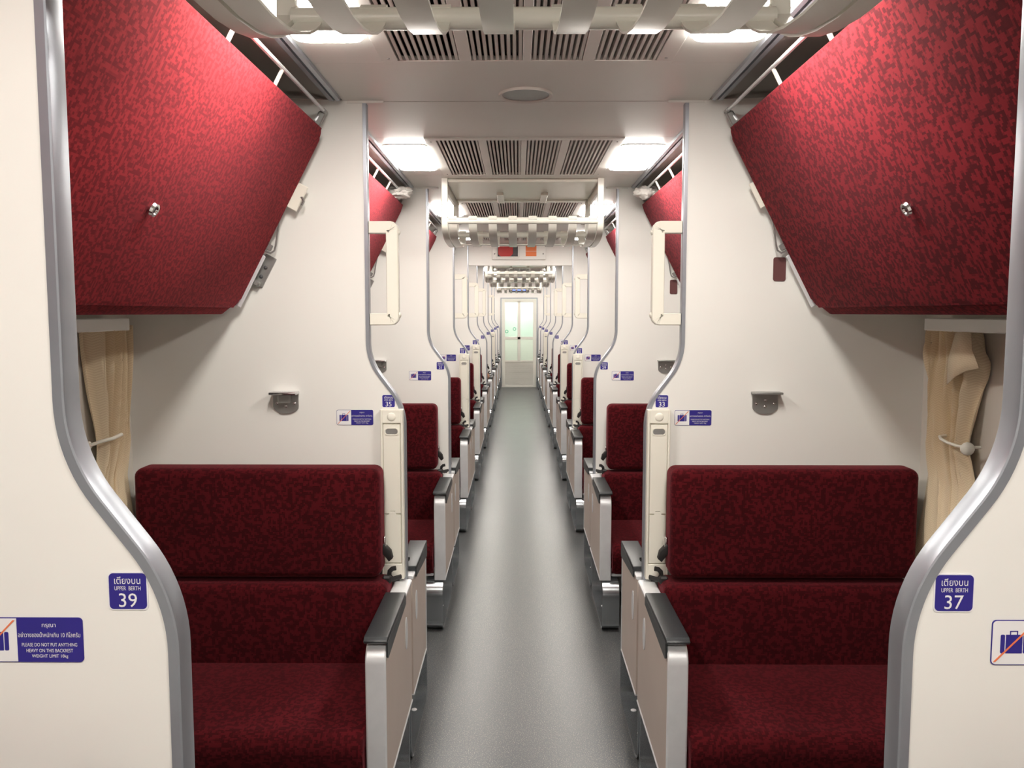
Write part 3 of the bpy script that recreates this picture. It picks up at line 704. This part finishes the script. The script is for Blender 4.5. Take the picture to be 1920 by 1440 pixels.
# ------------------------------------------------------------------ end wall, door, vestibule
ye = PY(NP) + PT
ew = struct(part('wall_end', 'panel', None, lambda b: (rbox(b, -XW, -0.385, ye, ye + 0.04, 0, 2.45), rbox(b, 0.385, XW, ye, ye + 0.04, 0, 2.45), rbox(b, -0.385, 0.385, ye, ye + 0.04, 1.95, 2.45))))
dr = struct(ob('door_1', None, None, (0, ye, 0)))
part('door_frame', 'alu', dr, lambda b: sweep2(b, [(-0.385, 0.0), (-0.385, 1.955), (0.385, 1.955), (0.385, 0.0)], [(0.0, -0.02), (0.022, -0.02), (0.022, 0.045), (0.0, 0.045)], lambda p, q: (p[0], q, p[1])))
def leaf(b):
    for x0, x1, z0, z1 in ((-0.38, -0.31, 0, 1.945), (0.31, 0.38, 0, 1.945), (-0.033, 0.033, 0.58, 1.90), (-0.31, 0.31, 1.875, 1.945), (-0.31, 0.31, 1.06, 1.12), (-0.31, 0.31, 0.56, 0.60), (-0.31, 0.31, 0.0, 0.04)):
        rbox(b, x0, x1, 0.0, 0.035, z0, z1, 0.003, 1)
part('door_leaf', 'doorp', dr, leaf)
for x in (-0.171, 0.171):
    part('pane', 'glass', dr, lambda b: rbox(b, x - 0.138, x + 0.138, 0.014, 0.018, 1.12, 1.875))
    part('lower_panel', 'frost', dr, lambda b: rbox(b, x - 0.138, x + 0.138, 0.010, 0.022, 0.60, 1.06))
bm = bmesh.new(); prism(bm, [(0.0, 0.0), (0.02, 0.022), (0.024, 0.020), (0.004, -0.002)], 'x', -0.31, 0.31); DS = mesh(bm, 'louvre', 'louvre_slat')
part('louvre_back', 'louvre', dr, lambda b: rbox(b, -0.31, 0.31, 0.026, 0.03, 0.04, 0.56))
for i in range(20): ob('louvre_slat', DS, dr, (0, 0.002, 0.045 + 0.026 * i))
for x, z in ((-0.27, 1.235), (-0.10, 1.29)):
    part('round_sticker', 'green', dr, lambda b: sweep2(b, [(x + 0.03 * math.cos(R(a)), z + 0.03 * math.sin(R(a))) for a in range(0, 360, 20)], [(0.006, 0.010), (-0.006, 0.010), (-0.006, 0.013), (0.006, 0.013)], lambda p, q: (p[0], q, p[1]), True))
yv = ye + 0.04
struct(part('wall_vestibule', 'panel', None, lambda b: rbox(b, -XW, XW, yv + 1.4, yv + 1.45, 0, 2.45)))
t = thing('vestibule_lamp', 'bright greenish ceiling lamp behind the far door glass', 'lamp', (0, yv + 0.7, 2.499))
part('diffuser', 'vlamp', t, lambda b: rbox(b, -0.5, 0.5, -0.3, 0.3, -0.04, -0.01, 0.01, 2))
part('base', 'ceil', t, lambda b: rbox(b, -0.52, 0.52, -0.32, 0.32, -0.012, 0.0))
t = thing('information_display', 'blue lit display strip above the far door', 'display', (0, ye - 0.001, 2.10))
part('housing', 'under', t, lambda b: rbox(b, -0.22, 0.22, -0.03, 0, 0, 0.09, 0.004, 1))
part('screen', 'led', t, lambda b: rbox(b, -0.14, 0.14, -0.032, -0.029, 0.03, 0.06))

# ------------------------------------------------------------------ seated passenger, elbow over the armrest
def person():
    root = thing('person', 'seated passenger with a bare elbow poking out over the aisle armrest', 'person', (-0.80, PY(6) + PT + 0.36, 0.478))
    V = []; E = []; RAD = []
    def add(p, r, par=None):
        V.append(p); RAD.append(r)
        if par is not None: E.append((par, len(V) - 1))
        return len(V) - 1
    pel = add((0, -0.06, 0.12), 0.125)
    ch = add((0, -0.10, 0.30), 0.13, pel); sh = add((0, -0.09, 0.47), 0.115, ch); nk = add((0, -0.07, 0.57), 0.052, sh)
    hd = add((0, -0.05, 0.64), 0.075, nk); h2 = add((0, -0.045, 0.72), 0.092, hd); add((0, -0.05, 0.79), 0.070, h2)
    LEGS, SHO, ELB = set(), set(), set()
    for s in (1, -1):
        so = add((s * 0.17, -0.09, 0.475), 0.058, sh)
        if s > 0:
            el = add((0.385, -0.10, 0.33), 0.040, so); wr = add((0.29, 0.12, 0.27), 0.028, el)
        else:
            el = add((-0.25, -0.06, 0.24), 0.040, so); wr = add((-0.16, 0.17, 0.17), 0.028, el)
        SHO.add(so); ELB.add(el)
        hn = add(Vector(V[wr]) + Vector((-s * 0.03, 0.07, -0.02)), 0.030, wr)
        for i in range(4):
            f1 = add(Vector(V[hn]) + Vector((-s * 0.03 + 0.018 * i - 0.02, 0.055, -0.02)), 0.009, hn); add(Vector(V[f1]) + Vector((0, 0.03, -0.025)), 0.008, f1)
        add(Vector(V[hn]) + Vector((-s * 0.05, 0.01, 0.0)), 0.010, hn)
        hp = add((s * 0.09, 0.0, 0.085), 0.088, pel); kn = add((s * 0.12, 0.36, 0.085), 0.062, hp)
        an = add((s * 0.12, 0.40, -0.37), 0.042, kn); ft = add((s * 0.12, 0.52, -0.43), 0.035, an); LEGS |= {hp, kn, an, ft}
    me = bpy.data.meshes.new('body'); me.from_pydata([tuple(v) for v in V], E, [])
    o = ob('body', me, root); sk = o.modifiers.new('skin', 'SKIN'); sk.use_smooth_shade = True
    for i, d in enumerate(me.skin_vertices[0].data): d.radius = (RAD[i], RAD[i]); d.use_root = (i == 0)
    sb = o.modifiers.new('sub', 'SUBSURF'); sb.levels = 2; sb.render_levels = 2
    bpy.context.view_layer.update(); dg = bpy.context.evaluated_depsgraph_get(); dg.update()
    nm = bpy.data.meshes.new_from_object(o.evaluated_get(dg)); o.modifiers.clear(); o.data = nm
    for q in ('skin', 'shirt', 'trousers', 'hair'): nm.materials.append(MT[q])
    for p in nm.polygons:
        c = p.center; best = None
        for i, j in E:      # nearest bone decides what covers this face
            A, B = Vector(V[i]), Vector(V[j]); ab = B - A; q = max(0.0, min(1.0, (c - A).dot(ab) / ab.length_squared))
            dd = (c - A - ab * q).length - (RAD[i] + (RAD[j] - RAD[i]) * q)
            if best is None or dd < best[0]: best = (dd, i, j, q)
        _, i, j, q = best
        if j in LEGS: mi = 2
        elif j in (ch, sh) or j in SHO: mi = 1
        elif j in ELB: mi = 1 if q < 0.5 else 0
        elif j == nk: mi = 1 if q < 0.45 else 0
        else: mi = 0
        p.material_index = mi
    nm.shade_smooth()
    part('hair', 'hair', root, lambda b: [bmesh.ops.create_uvsphere(b, u_segments=16, v_segments=10, radius=0.098, matrix=Matrix.Translation((0, -0.066, 0.745)))], sharp=80)
    part('nose', 'skin', root, lambda b: cyl(b, (0, 0.03, 0.715), (0, 0.062, 0.685), 0.008, 8, 0.014))
    for s in (-1, 1):
        part('ear', 'skin', root, lambda b: dome(b, (s * 0.082, -0.04, 0.70), (s, 0, 0), 0.026, 0.016, 10))
        part('eye', 'black', root, lambda b: dome(b, (s * 0.032, 0.036, 0.722), (0, 1, 0), 0.010, 0.005, 10))
    part('mouth', 'maroon', root, lambda b: rbox(b, -0.024, 0.024, 0.02, 0.032, 0.645, 0.655, 0.003, 1))
person()
